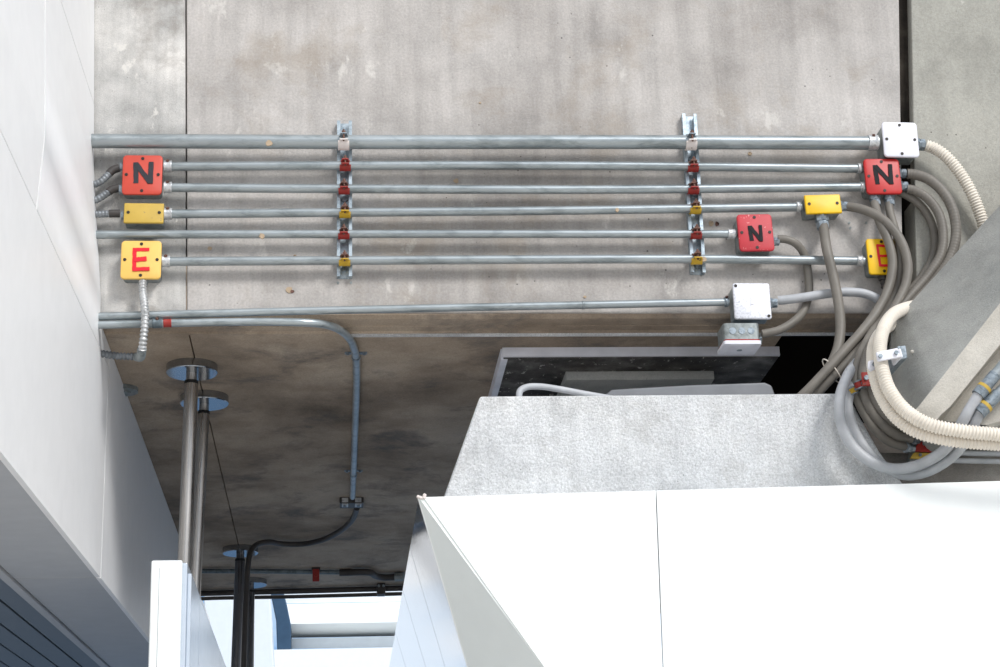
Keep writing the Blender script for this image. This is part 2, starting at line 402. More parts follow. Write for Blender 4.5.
# ------------------------------------------------------------------ pier: pale concrete cap, bearing, cladding
CAPY = 4.20
def PY(px, y): return [P(a, b, Y=y) for a, b in px]
bm = BM()
f = PY([(480, 396), (848, 393), (862, 420), (880, 452), (905, 486), (905, 530), (456, 530), (444, 496)], CAPY)
bb = [p + Vector((0, 1.1, 0)) for p in f]; hexa(bm, f, bb)
pier = obj('concrete_pier', bm, M['cap'], bevel=.006, seg=3); tag(pier, 'pale rough concrete pier cap above the big white cladding box', 'pier')
# chipped crumbs along its upper rim belong to its surface
bm = BM(); a = PY([(853, 470), (872, 452), (912, 453), (1010, 449), (1250, 440), (1250, 560), (853, 560)], 4.27)
hexa(bm, a, [p + Vector((0, .12, 0)) for p in a])
ledge = obj('concrete_ledge', bm, M['ledge'], bevel=.004); tag(ledge, 'dirty grey concrete ledge behind the looping hoses at right', 'ledge')
# bearing plinth under deck
pl = empty('bearing_plinth', (P(640, 355, Z=ZS).x, 4.55, ZS)); tag(pl, 'shallow concrete bearing plinth with whitish rim under the dark deck', 'plinth')
bm = BM(); xa = P(503, 352, Y=4.63).x; xb = P(778, 349, Y=4.63).x
box(bm, xa, xb, 4.63, 5.3, ZS - .03, ZS - .0003)
for v in bm.verts: v.co -= Vector(pl.location)
o = obj('plinth_slab', bm, M['dirty'], pl, bevel=.003)
bm = BM(); box(bm, xa - .002, xb + .002, 4.622, 4.632, ZS - .026, ZS - .0005); box(bm, xa - .006, xa + .012, 4.6325, 5.2, ZS - .032, ZS - .001)
for v in bm.verts: v.co -= Vector(pl.location)
obj('rim', bm, M['white_lid'], pl, label='whitish cement rim')
bm = BM(); a = P(566, 380, Z=ZS - .055); b = P(716, 377, Z=ZS - .055)
box(bm, a.x, b.x, a.y, 5.25, ZS - .055, ZS - .03)
for v in bm.verts: v.co -= Vector(pl.location)
obj('bearing_plate', bm, M['corbel'], pl, bevel=.002)
# duct lying on the pier cap
bm = BM(); zc = P(700, 395, Y=CAPY).z
a = [P(x, y, Y=4.42) for x, y in ((600, 398), (612, 389), (690, 384.5), (765, 382), (772, 385), (776, 396))]
hexa(bm, a, [p + Vector((0, .09, 0)) for p in a])
tag(obj('metal_duct', bm, M['duct'], bevel=.006, seg=3), 'long flat grey metal duct lying on the pier cap', 'duct')

# cladding
CLY = 4.0
def shell(name, pts3, inward, mat, parent, th=.012, **k):
    bm = BM(); hexa(bm, pts3, [p + inward * th for p in pts3]); return obj(name, bm, mat, parent, **k)
T = P(418.5, 497.5, Y=CLY); T2 = P(424, 497, Y=CLY)
e2b = P(545, 667, Y=CLY); e2 = T2 + (e2b - T2) * 1.45
e1b = P(468, 667, Y=CLY + .20); e1 = T + (e1b - T) * 1.45
clad = empty('pier_cladding', (T.x + .5, CLY, 1.2)); tag(clad, 'big bright white metal cladding box wrapped round the pier, mirrored left side', 'cladding')
O = Vector(clad.location)
def loc(ps): return [p - O for p in ps]
sx_t = P(656, 490.5, Y=CLY); sx_b0 = P(663, 667, Y=CLY); sx_b = sx_t + (sx_b0 - sx_t) * ((e2.z - sx_t.z) / (sx_b0.z - sx_t.z))
R_t = P(1250, 474, Y=CLY); R_b = Vector((R_t.x, CLY, e2.z))
gx = Vector((.0012, 0, 0))
shell('front_panel', loc([T2, sx_t - gx, sx_b - gx, e2]), Vector((0, 1, 0)), M['panel_w'], clad, bevel=.001)
shell('front_panel', loc([sx_t + gx, R_t, R_b, sx_b + gx]), Vector((0, 1, 0)), M['panel_w'], clad, bevel=.001)
shell('corner_panel', loc([T, T2, e2, e1]), Vector((.3, 1, 0)), M['panel_g'], clad, label='grey white triangular corner facet')
shell('edge_strip', loc([T2 + Vector((-.002, -.003, 0)), T2 + Vector((.004, -.003, 0)), e2 + Vector((.006, -.003, 0)), e2 + Vector((-.002, -.003, 0))]), Vector((0, 1, 0)), M['panel_w'], clad, .003)
# mirrored side, leaning in towards the bottom, split by raking joints
B = P(388, 667, Z=T.z - .002); dB = Vector((T.x - .004, 7.4, T.z - .002))
Tb = Vector((T.x, 6.5, T.z)); e1n = e1
lean = (e1 - T)                                             # down the front rake
side_dir = Vector((0, 1, 0))
def S(u, v): return T + lean * v + Vector((0, 1, 0)) * u    # u back, v down
un = (lean.cross(Vector((0, 1, 0)))).normalized(); un = un if un.x > 0 else -un
cuts = [0, .52, 1.06, 1.75, 2.6]
for i in range(4):
    a0, a1 = cuts[i], cuts[i + 1]; e = .002
    shell('side_panel', loc([S(a0 + e, 0), S(a1 - e, 0), S(a1 - e, 1), S(a0 + e, 1)]), un, M['mirror'], clad, .012, bevel=.001, seg=1)
shell('edge_strip', loc([T - un * .002, T - un * .002 + Vector((0, .006, 0)), e1 - un * .002 + Vector((0, .006, 0)), e1 - un * .002]), un, M['panel_w'], clad, .003)
bm = BM(); q = loc([T2 + Vector((.03, .02, -.012)), R_t + Vector((-.02, .02, -.012)), R_t + Vector((-.02, .19, -.012)), T2 + Vector((.03, .19, -.012))])
hexa(bm, q, [p + Vector((0, 0, .006)) for p in q]); obj('top_flashing', bm, M['panel_g'], clad)
zb_ = e2.z
bm = BM(); box(bm, e1.x - O.x + .01, R_t.x - O.x, .05, 1.2, -O.z, zb_ - O.z); obj('lower_casing', bm, M['panel_w'], clad, bevel=.002)
# weathered sealant along the top-left corner
bm = BM()
for i in range(7):
    p = T.lerp(T2, i / 6) - O; r_ = .0035 + .003 * random.random()
    bmesh.ops.create_icosphere(bm, subdivisions=1, radius=r_, matrix=Matrix.Translation(p + Vector((random.uniform(-.002, .006), -.002, random.uniform(-.002, .003)))))
obj('sealant', bm, M['clamp_w'], clad)

# corbel: inclined concrete strut at right, standing clear of the wall
cb = empty('inclined_strut', P(1000, 320, Y=4.1)); tag(cb, 'thick slanting concrete brace at the right edge of the picture', 'brace')
O = Vector(cb.location)
yA, yR, yV, yF = 4.22, 3.98, 3.965, 3.95
sil = [P(1130, 55, Y=yA), P(1000, 205, Y=yA), P(905, 309, Y=yA), P(893, 323, Y=yA), P(888, 360, Y=yA), P(893, 396, Y=yA - .04)]
rid = [P(1130, 135, Y=yR), P(1000, 303, Y=yR), P(938, 382, Y=yR), P(930, 392, Y=yR), P(918, 407, Y=yR), P(909, 416, Y=yR + .02)]
v1 = [P(1130, 190, Y=yV), P(1000, 345, Y=yV), P(955, 401, Y=yV), P(950, 407, Y=yV), P(942, 414, Y=yV), P(934, 423, Y=yV)]
v1b = [p + Vector((.004, .10, -.012)) * (1 if j < 4 else .35) for j, p in enumerate(v1)]
v2 = [P(1130, 330, Y=yF), P(1000, 421, Y=yF), P(990, 424, Y=yF), P(984, 426, Y=yF), P(978, 427, Y=yF + .02), P(968, 428, Y=yF + .04)]
bk = [Vector((p.x, 4.29, p.z)) for p in sil]; bk2 = [Vector((p.x, 4.265, p.z)) for p in v2]
rows = [[p - O for p in r] for r in (sil, rid, v1, v1b, v2, bk2, bk)]
bm = BM(); R = [[bm.verts.new(p) for p in r] for r in rows]
for i in range(7):
    A, Bq = R[i], R[(i + 1) % 7]
    for j in range(5):
        fc = bm.faces.new((A[j], A[j + 1], Bq[j + 1], Bq[j])); fc.material_index = 0 if i in (0, 6) else 1  # light put into colour: greyer on the shaded side, paler on lit faces
bm.faces.new([r[0] for r in R]); bm.faces.new([r[-1] for r in R][::-1])
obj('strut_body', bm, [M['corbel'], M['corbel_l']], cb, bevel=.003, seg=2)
for (x, y, s) in ((943, 361, 4), (924, 366, 3.4), (934, 388, 3), (912, 352, 2.4)):   # cement lumps stuck on the grey side
    bm = BM(); t_ = .5
    p = P(x, y, Y=4.085); bmesh.ops.create_icosphere(bm, subdivisions=2, radius=s * .0022, matrix=Matrix.Translation(p - O))
    for v in bm.verts: v.co += Vector((random.uniform(-1, 1), random.uniform(-1, 1), random.uniform(-1, 1))) * .0013
    obj('cement_lump', bm, M['corbel_l'], cb, smooth=180)

# ------------------------------------------------------------------ conduits
def conduit(label, pts, wpx, Y=None, mat=None, ends=(), group=None, name='conduit', step=.02, couplers=()):
    """pts = list of (px, py[, Y]); ends = list of (px0, px1, extra) couplings"""
    ps = [P(p[0], p[1], Y=p[2] if len(p) > 2 else Y) for p in pts]
    r = wpx / 2 * mpp(ps[len(ps) // 2])
    path = resample(catmull(ps, step), step)
    bm = BM(); sweep(bm, path, lambda s, i: r, 20)
    o = obj(name, bm, mat or M['conduit'], smooth=50); tag(o, label, 'conduit', group)
    return o, path, r
def pos_at(path, px_x):
    """point on the path whose world x equals that of pixel column px_x (for level runs)"""
    best = None
    for a, b in zip(path, path[1:]):
        for k in range(4):
            q = a.lerp(b, k / 4)
            c = M3.transposed() @ (q - EYE); X_ = CX + F * c.x / -c.z
            if best is None or abs(X_ - px_x) < best[0]: best = (abs(X_ - px_x), q)
    return best[1]
def coupling(o, path, r, x0, x1, k=1.25, mat=None, screws=True, name='coupling', lab=None):
    a, b = pos_at(path, x0), pos_at(path, x1)
    bm = BM(); d = (b - a).normalized()
    prof = [(0, .97), (0, k), (.12, k + .06), (.2, k), (.8, k), (.88, k + .06), (1, k), (1, .97)]
    L = (b - a).length; path_ = [a + d * (L * t + i * 1e-5) for i, (t, _) in enumerate(prof)]
    u, v = frame(d); rings = []
    for (t, kk), p in zip(prof, path_): rings.append([bm.verts.new(p + (u * math.cos(c) + v * math.sin(c)) * r * kk) for c in (2 * math.pi * q / 20 for q in range(20))])
    for A, Bq in zip(rings, rings[1:]):
        for q in range(20): bm.faces.new((A[q], A[(q + 1) % 20], Bq[(q + 1) % 20], Bq[q]))
    c = obj(name, bm, mat or M['bright'], o, smooth=50, label=lab)
    if screws:
        m_ = a.lerp(b, .5); n_ = Vector((0, -.75, .66)).normalized()
        bm = BM(); cyl(bm, m_ + n_ * r * k * .9, m_ + n_ * (r * k + .0035), .0042, n=10)
        obj('screw', bm, M['rust'], c, smooth=40)
    return c
YP = 4.366
runs = {}
def run(key, label, pts, w_, Y=YP, **k): runs[key] = conduit(label, pts, w_, Y, **k)
run(1, 'thickest galvanised conduit, top run of the bank, ending at the white box', [(60, 141), (92, 141), (340, 142), (600, 142), (878, 143)], 14.5, 4.352)
run(2, 'thin galvanised conduit second from top, between the two N boxes at upper level', [(164, 166.5), (340, 165.5), (560, 165.5), (862, 168.5)], 9)
run(3, 'thin galvanised conduit third from top, joining the lower sides of the outer N boxes', [(164, 187.5), (340, 188.8), (600, 189.5), (866, 187)], 9)
run(4, 'galvanised conduit joining the dirty yellow box to the bright yellow box', [(164, 214), (340, 212.5), (560, 210.5), (803, 207)], 9)
run(5, 'galvanised conduit from the white left panels to the middle N box', [(70, 235), (97, 234.7), (340, 234), (640, 234), (736, 234)], 8.5)
run(6, 'galvanised conduit joining the left E box and the right E box', [(160, 261.5), (340, 260.5), (700, 259), (866, 261)], 9)
run(8, 'lowest straight bright conduit along the concrete edge to the silver box', [(70, 317.5), (100, 316.5), (300, 311), (560, 305.5), (729, 302)], 8, 4.372)
coupling(*runs[1], 868, 882, 1.12); 
for k, a, b in ((2, 164, 171), (3, 164, 171), (4, 164, 171), (6, 161.5, 170)): coupling(*runs[k], a, b, 1.25)
for k, a, b in ((2, 857, 864), (3, 859, 866), (4, 796, 804), (6, 857, 866)): coupling(*runs[k], a, b, 1.2, screws=False)
coupling(*runs[5], 727, 737, 1.2, screws=False); coupling(*runs[8], 724, 732, 1.3, M['zinc'])
coupling(*runs[8], 582, 585, 1.12, M['conduit'], screws=False)
# bent conduit: along the edge, round the bend and away under the deck
zc7 = ZS - .0125
lv = [(70, 325.5), (100, 324.8), (160, 323.3), (250, 321.8), (305, 322.6)]
ps = [P(x, y, Y=4.372) for x, y in lv]
ps = [Vector((p.x, p.y, min(p.z, zc7 + .004))) for p in ps]
ps += [P(325, 324.5, Z=zc7), P(338, 329, Z=zc7), P(349, 338, Z=zc7), P(355, 352, Z=zc7), P(356.5, 370, Z=zc7), P(355, 430, Z=zc7), P(352.5, 497, Z=zc7)]
r7 = 4.4 * mpp(ps[4]); path7 = resample(catmull(ps, .01), .01)
bm = BM(); sweep(bm, path7, lambda s, i: r7 * .92, 20)
c7 = tag(obj('conduit', bm, M['conduit'], smooth=50), 'galvanised conduit bending away under the deck to a small saddle box', 'conduit')
coupling(c7, path7, r7, 152, 163, 1.1, M['conduit_d'], name='coupling'); coupling(c7, path7, r7 * .95, 163.5, 172, 1.0, M['clamp_r'], screws=False, name='tape_band', lab='red tape band')
for y in (357, 474):                                             # small saddles holding it to the deck
    p = P(356 if y == 357 else 353.5, y, Z=zc7); bm = BM()
    box(bm, p.x - .030, p.x + .030, p.y - .008, p.y + .008, ZS - .003, ZS)
    for s_ in (-1, 1): cyl(bm, (p.x + s_ * .022, p.y, ZS - .007), (p.x + s_ * .022, p.y, ZS), .004, n=8)
    for i in range(9):
        a = math.pi * (1 + i / 9); b = math.pi * (1 + (i + 1) / 9); ro, ri = r7 * 1.12, r7 * .95
        q = [(p.x + math.cos(t) * rr, p.y - .008, zc7 + math.sin(t) * rr) for t, rr in ((a, ri), (a, ro), (b, ro), (b, ri))]
        hexa(bm, q, [(x, yy + .016, z) for x, yy, z in q])
    tag(obj('conduit_saddle', bm, M['zinc']), 'tiny saddle strap on the bent conduit near %s' % ('its bend' if y == 357 else 'the small box at its end'), 'strap', 'saddles on the bent conduit')
# bits of tape and cement stuck on the runs and the wall
def patch(x, y, s, Y, parent, mat, k=1.0, name='patch'):
    p = P(x, y, Y=Y); bm = BM(); n = 9
    pts = [(p.x + math.cos(2 * math.pi * i / n) * s * .0024 * random.uniform(.75, 1.15), p.z + math.sin(2 * math.pi * i / n) * s * k * .0024 * random.uniform(.75, 1.15)) for i in range(n)]
    plate(bm, pts, Y - .002, Y + .002); return obj(name, bm, mat, parent)
patch(269, 143.5, 3.6, 4.352 - .0178, runs[1][0], M['plug']); patch(262, 236, 3.2, YP - .0098, runs[5][0], M['plug'])
patch(704, 259, 3, YP - .0105, runs[6][0], M['plug']); patch(617, 210, 2.4, YP - .0105, runs[4][0], M['plug'])
wallmain = bpy.data.objects['wall_front']
for x, y, s in ((210, 248.5, 2.6), (289, 290, 4), (456, 181, 3), (750, 154, 2.6), (711, 223.5, 3.4), (295, 256, 1.8), (480, 103, 1.2), (585, 297, 1.8)): patch(x, y, s, WY, wallmain, M['plug'], .9)
patch(717, 224, 2.6, WY - .0005, wallmain, M['rust'], 1.1)
patch(292, 291.5, 2.2, WY - .001, wallmain, M['rust'], .8)
for x, y in ((338, 283), (351, 283), (701, 275), (866, 223), (850, 228), (866, 243), (849, 223)): patch(x, y, 1.6, WY, wallmain, M['boxmetal'], name='bolt_hole')

# ------------------------------------------------------------------ struts and clamps
def strut(label, top, bot, half=.0195):
    a = P(*top, Y=WY); b = P(*bot, Y=WY); d = (a - b); L = d.length
    o = empty('strut_channel', b, (0, math.atan2(d.x, d.z), 0)); tag(o, label, 'channel')
    bm = BM(); D = .021; t = .003; lp = .0085
    prof = [(-half, 0), (half, 0), (half, -D), (half - lp, -D), (half - lp, -D + .007), (half - lp + t, -D + .007), (half - lp + t, -D + t), (half - t, -D + t), (half - t, -t),
            (-half + t, -t), (-half + t, -D + t), (-half + lp - t, -D + t), (-half + lp - t, -D + .007), (-half + lp, -D + .007), (-half + lp, -D), (-half, -D)]
    hexa(bm, [(x, y, 0) for x, y in prof], [(x, y, L) for x, y in prof])
    ch = obj('channel_body', bm, M['strut'], o)
    for f_ in (.06, .3, .5, .72):
        bm = BM(); cyl(bm, (0, -.003, L * f_), (0, -.010, L * f_), .008, n=6); obj('anchor_bolt', bm, M['zinc'], o)
    return o, a, b
strL = strut('left galvanised strut channel crossing behind the six upper conduits', (344.5, 124), (344.5, 279))
strR = strut('right galvanised strut channel, slightly leaning, behind the six upper conduits', (688, 117), (697, 275))
def arc_strip(bm, r0, r1, a0, a1, hw, n=14):
    prev = None; first = None
    for i in range(n + 1):
        a = a0 + (a1 - a0) * i / n; c, s = math.cos(a), math.sin(a)
        ring = [bm.verts.new((x, -c * r, s * r)) for x, r in ((-hw, r0), (hw, r0), (hw, r1), (-hw, r1))]
        if prev:
            for k in range(4): bm.faces.new((prev[k], prev[(k + 1) % 4], ring[(k + 1) % 4], ring[k]))
        else: bm.faces.new(ring)
        prev = ring
    bm.faces.new(prev[::-1])
def clamp(label, pathrun, x, paintmat, topmat, group, hw=.0145):
    o_, path, r = pathrun; c = pos_at(path, x)
    o = empty('pipe_clamp', c); tag(o, label, 'clamp', group)
    bm = BM(); arc_strip(bm, r + .0002, r + .0032, math.radians(-14), math.radians(-170), hw)
    box(bm, -hw * .72, hw * .72, -r - .016, -r * .93, -r * .25 - .0036, -r * .25 - .001)
    obj('lower_strap', bm, paintmat, o, smooth=40)
    bm = BM(); arc_strip(bm, r + .0002, r + .0028, math.radians(22), math.radians(170), hw * .78)
    q0 = math.radians(32)
    box(bm, -hw * .6, hw * .6, -r - .015, -r * .84, r * .50, r * .50 + .0026)
    obj('upper_strap', bm, topmat, o, smooth=40)
    bm = BM(); cyl(bm, (0, -r - .010, -.010), (0, -r - .010, r * .5 + .013), .0026, n=10); cyl(bm, (0, -r - .010, r * .5 + .003), (0, -r - .010, r * .5 + .008), .0058, n=6)
    obj('bolt', bm, M['rust'], o)
    return o
names = {1: 'whitish', 2: 'red', 3: 'red', 4: 'yellow', 5: 'red', 6: 'yellow'}
pm = {'whitish': 'clamp_w', 'red': 'clamp_r', 'yellow': 'clamp_y'}
ordw = {1: 'topmost', 2: 'second from top', 3: 'third from top', 4: 'fourth from top', 5: 'fifth from top', 6: 'lowest'}
yy = {1: 142, 2: 167, 3: 188, 4: 212, 5: 234, 6: 260}
for side, st in (('left', None), ('right', None)):
    for k in range(1, 7):
        x = 344.5 if side == 'left' else 688 + (yy[k] - 113) * 9 / 162
        clamp('%s pipe clamp, %s on the %s strut channel' % (names[k], ordw[k], side), runs[k], x + (1 if side == 'right' else 0), M[pm[names[k]]], M['clamp_r'] if k == 2 and side == 'left' else M['rust'] if k > 1 else M['zinc'], 'pipe clamps on the %s strut channel' % side)

# ------------------------------------------------------------------ junction boxes
def stroke(bm, a, b, w_, y0, y1, n=8):
    y0 -= .0003 * (len(bm.faces) // 10)
    w_ *= 1.18
    a = Vector((a[0], 0, a[1])); b = Vector((b[0], 0, b[1])); d = (b - a); L = d.length; d.normalize(); u = Vector((d.z, 0, -d.x))
    pts = []
    for i in range(n + 1): pts.append(a + d * L * i / n + u * w_ * (.5 + random.uniform(-.05, .05)))
    for i in range(n, -1, -1): pts.append(a + d * L * i / n - u * w_ * (.5 + random.uniform(-.05, .05)))
    hexa(bm, [(p.x, y0, p.z) for p in pts], [(p.x, y1, p.z) for p in pts])
def hexnut(bm, p, d, r, L):
    p = Vector(p); d = Vector(d); cyl(bm, p, p + d * L * .45, r, n=6); cyl(bm, p + d * L * .45, p + d * L * .55, r * .82, n=16)
    cyl(bm, p + d * L * .55, p + d * L, r * .92, n=8)
def jbox(label, x0, x1, y0, y1, lidmat, rot=0, depth=.052, letter=None, screws='4', round_=.2, glands=(), inkm=None, name='junction_box', yfront=None, cat='junction box', side=None):
    y1 -= 1.3; x0 += .3; x1 -= .3
    yf = WY - depth; cx, cy = (x0 + x1) / 2, (y0 + y1) / 2
    c = P(cx, cy, Y=yf); hw = (P(x1, cy, Y=yf).x - P(x0, cy, Y=yf).x) / 2; hh = (P(cx, y0, Y=yf).z - P(cx, y1, Y=yf).z) / 2
    o = empty(name, (c.x, WY, c.z), (0, math.radians(rot), 0)); tag(o, label, cat)
    bm = BM(); plate(bm, [(x_ , z_ + hh * .05) for x_, z_ in rrect(hw * .95, hh * .90, min(hw, hh) * round_)], -depth + .008, -.001, .0)
    obj('back_box', bm, side or M['boxmetal'], o, smooth=35)
    bm = BM(); plate(bm, rrect(hw, hh, min(hw, hh) * round_), -depth, -depth + .0065, .0022)
    lid = obj('lid', bm, lidmat, o, smooth=45)
    sp = {'4': ((0, .82), (0, -.82), (-.8, 0), (.8, 0)), '2': ((-.78, .04), (.78, .04)), 'd': ((-.84, .84), (.84, -.84)), '0': ()}[screws]
    for sx, sz in sp:
        bm = BM(); q = (sx * hw, sz * hh)
        cyl(bm, (q[0], -depth - .0012, q[1]), (q[0], -depth + .003, q[1]), .0042, n=12); obj('screw', bm, M['screw'], o)
    if letter:
        bm = BM(); y_ = (-depth - .0012, -depth + .001)
        for a, b, w_ in letter: stroke(bm, (a[0] * hw, a[1] * hh), (b[0] * hw, b[1] * hh), w_ * hw, *y_)
        obj('painted_letter', bm, inkm, o)
    for gl in glands:                              # (side, offset along side, radius px, length px)
        sd_, off, rp, lp = gl[:4]; k = .0024; gy = -depth * .62
        bm = BM()
        if sd_ == 'R': p, d = (hw * .95, gy, off * hh), (1, 0, 0)
        if sd_ == 'L': p, d = (-hw * .95, gy, off * hh), (-1, 0, 0)
        if sd_ == 'B': p, d = (off * hw, gy, -hh * .95), (0, 0, -1)
        hexnut(bm, p, d, rp * k, lp * k); obj('gland', bm, gl[4] if len(gl) > 4 else M['zinc'], o, smooth=30)
    return o
Nl = [((-.34, .62), (-.30, -.44), .21), ((-.34, .56), (.40, -.40), .21), ((.44, .64), (.42, -.46), .21)]
Nr = [((-.40, .62), (-.36, -.46), .21), ((-.38, .58), (.40, -.40), .20), ((.46, .66), (.42, -.46), .20)]
Nm = [((-.32, .36), (-.28, -.46), .20), ((-.30, .32), (.24, -.44), .18), ((.30, .38), (.26, -.50), .16)]
El = [((-.33, .56), (-.32, -.58), .17), ((-.42, .52), (.40, .53), .15), ((-.34, -.02), (.28, .04), .19), ((-.40, -.52), (.44, -.49), .16)]
Er = [((-.30, .66), (-.24, -.56), .13), ((-.33, .62), (.34, .56), .13), ((-.28, .02), (.30, .02), .13), ((-.26, -.52), (.38, -.52), .13)]
jbox('orange red square box with a dark grey painted N beside the white panels', 122, 162.5, 155, 195.5, M['red_o'], 0, letter=Nl, inkm=M['inkgrey'], glands=(('L', .55, 5.5, 4.5), ('L', -.62, 6, 4.5)))
jbox('dirty yellow rectangular box between the left N box and the left E box', 123.5, 164, 203, 224, M['yellow_o'], .5, screws='2', round_=.08, glands=(('L', 0, 5, 4.5, M['zinc']),))
jbox('light yellow square box with a painted red E at the left', 120.5, 161.5, 240.5, 280, M['yellow_l'], 0, letter=El, inkm=M['inkred'], glands=(('B', .1, 5.2, 4),))
jbox('white square box at the right end of the thickest conduit', 883, 918.5, 122, 158, M['white_lid'], 1, depth=.07, glands=(('R', -.05, 7.5, 11),))
jbox('red square box with a black painted N at the far right', 865, 901, 158.5, 195, M['red'], -.5, depth=.058, letter=Nr, inkm=M['ink'], glands=(('R', .33, 6, 10), ('R', -.40, 6, 10), ('B', -.45, 6.6, 11), ('B', .35, 6.4, 11)))
jbox('bright yellow rectangular box with hoses leaving its right side and bottom', 805, 841.5, 194.5, 214.5, M['yellow'], -2, depth=.058, screws='2', round_=.1, glands=(('R', 0, 6.2, 10), ('B', -.05, 7.8, 15)))
jbox('pinkish red worn square box with a black painted N in the middle', 738, 773.5, 214, 252, M['red_p'], -1, depth=.058, letter=Nm, inkm=M['ink'], glands=(('R', -.35, 5.3, 8.5),))
jbox('bright yellow square box with a red E half hidden behind hoses', 867.5, 898, 238.5, 275.5, M['yellow'], 0, depth=.05, letter=Er, inkm=M['inkred'], glands=(('B', .0, 5.5, 5, M['hose_k']),))
sb = jbox('spangled silver grey square box at the end of the lowest straight conduit', 733.5, 771, 283, 320, M['silver'], .5, depth=.062, screws='d', round_=.12, glands=(('R', .05, 5.8, 10),))
bm = BM(); plate(bm, rrect(.004, .010, .001), -.0632, -.0615); obj('sticker', bm, M['white_lid'], sb)
bm = BM(); c = P(881, 281, Y=4.35)
# box under the deck edge, lid facing down
fl = P(724, 338, Y=4.345); fr = P(761, 338, Y=4.345)
ub = empty('surface_box', ((fl.x + fr.x) / 2, 4.39, P(740, 340, Y=4.345).z)); tag(ub, 'small metal box with white lid and red gasket facing down under the edge', 'junction box')
hx = (fr.x - fl.x) / 2; zt = P(740, 323, Y=4.345).z - ub.location.z
def plan(hx_, hy_, r_, z0, z1, nm, mt, lb=None, bv=.002):
    bm = BM(); pts = rrect(hx_, hy_, r_, 4); hexa(bm, [(x, y, z0) for x, y in pts], [(x, y, z1) for x, y in pts]); return obj(nm, bm, mt, ub, smooth=40, label=lb)
plan(hx * .97, .044, .010, 0.002, zt, 'back_box', M['boxmetal']); plan(hx * .98, .0455, .010, -.0015, .0025, 'gasket', M['clamp_r'], 'red gasket')
plan(hx * 1.02, .047, .008, -.011, -.0015, 'lid', M['white_lid'], 'white lid')
plan(hx * .66, .040, .003, -.0125, -.011, 'lid_panel', M['white_lid']); plan(.007, .007, .0065, -.0135, -.0122, 'push_button', M['zinc'])
bm = BM(); hexnut(bm, (hx * .95, -.008, .012), (1, 0, 0), .011, .012); obj('gland', bm, M['zinc'], ub)
bm = BM()
for dx in (-.5, 0, .5):
    bmesh.ops.create_cone(bm, cap_ends=True, segments=16, radius1=.009, radius2=.009, depth=.002, matrix=Matrix.Translation((hx * dx, -.0442, zt * .55)) @ Matrix.Rotation(math.pi / 2, 4, 'X'))
obj('knockout', bm, M['zinc'], ub)

# ------------------------------------------------------------------ hoses
def hose(label, pts, wpx, mat, rib=0, ribh=.06, name='cable_hose', cat='hose', group=None, spiral=False, n=14):
    ps = [P(x, y, Y=Y) for x, y, Y in pts]
    r = wpx / 2 * mpp(ps[len(ps) // 2])
    if rib:
        step = rib / 6; path = resample(catmull(ps, .004), step)
        rf = lambda s, i: r * (1 - ribh * (0.0, .15, .75, 1, .75, .15)[i % 6])
    else:
        path = resample(catmull(ps, .006), .006); rf = lambda s, i: r
    bm = BM(); sweep(bm, path, rf, n if not rib else 16)
    o = obj(name, bm, mat, smooth=70); tag(o, label, cat, group); return o, path, r
hs = 'hose'
# grey-brown hoses on the right
hose('outermost grey brown hose curving from the upper right side of the far N box', [(907, 173.8, 4.362), (913, 174.2, 4.36), (928, 179, 4.35), (943, 192, 4.34), (953, 211, 4.335), (956, 235, 4.335), (950, 258, 4.335), (936, 279, 4.33), (915, 302, 4.31), (897, 322, 4.27), (881, 345, 4.22), (873, 366, 4.18), (871, 384, 4.16), (877, 402, 4.15), (890, 418, 4.16), (904, 427, 4.18), (918, 431, 4.19)], 10.8, M['hose'], rib=.009, ribh=.03)
hose('second grey brown hose curving from the lower right side of the far N box', [(907, 189, 4.362), (913, 190, 4.36), (926, 197, 4.35), (938, 212, 4.345), (943, 232, 4.34), (941, 254, 4.335), (929, 274, 4.33), (909, 297, 4.31), (888, 321, 4.27), (871, 347, 4.22), (864, 368, 4.18), (863, 388, 4.165), (870, 408, 4.16), (883, 425, 4.17), (897, 435, 4.18), (912, 438.5, 4.19)], 10, M['hose'], rib=.009, ribh=.03)
hose('thin inner hose half hidden inside the right hose loop', [(893, 190, 4.385), (908, 196, 4.38), (922, 207, 4.38), (931, 222, 4.38), (935, 240, 4.38), (931, 262, 4.375), (918, 282, 4.37), (898, 304, 4.34), (876, 330, 4.30), (860, 352, 4.27), (845, 378, 4.26)], 8.5, M['hose'])
hose('hose dropping from the right bottom outlet of the far N box', [(889, 203, 4.362), (889.5, 210, 4.36), (894, 226, 4.345), (899, 246, 4.332), (900, 266, 4.332), (897, 288, 4.335), (886, 312, 4.32), (871, 334, 4.27), (860, 356, 4.22), (855, 378, 4.185), (857, 398, 4.175), (866, 417, 4.17), (878, 433, 4.18), (892, 443, 4.19), (906, 447, 4.195)], 8.6, M['hose'])
hose('hose from the left bottom outlet of the far N box covering the E', [(874.5, 203, 4.362), (876, 210, 4.352), (880, 222, 4.335), (888, 240, 4.325), (892.5, 262, 4.32), (889.5, 284, 4.315), (879, 308, 4.30), (863, 330, 4.28), (845, 350, 4.27), (826, 371, 4.265), (806, 392, 4.27), (795, 402, 4.29)], 9.8, M['hose'])
hose('hose arching from the right side of the bright yellow box', [(847.5, 206.5, 4.362), (857, 208, 4.352), (872, 213, 4.335), (888, 224, 4.32), (901, 241, 4.31), (907.5, 262, 4.305), (906, 283, 4.30), (896, 305, 4.29), (880, 327, 4.28), (862, 347, 4.28), (840, 369, 4.28), (820, 390, 4.29), (810, 402, 4.31)], 9.6, M['hose'])
hy = hose('hose hanging straight down from the bottom of the bright yellow box', [(823.5, 225, 4.362), (824.5, 234, 4.346), (827, 250, 4.325), (833, 275, 4.32), (838, 300, 4.315), (840.5, 325, 4.31), (838, 347, 4.30), (830, 366, 4.295), (816, 384, 4.30), (800, 400, 4.32)], 10.2, M['hose'])
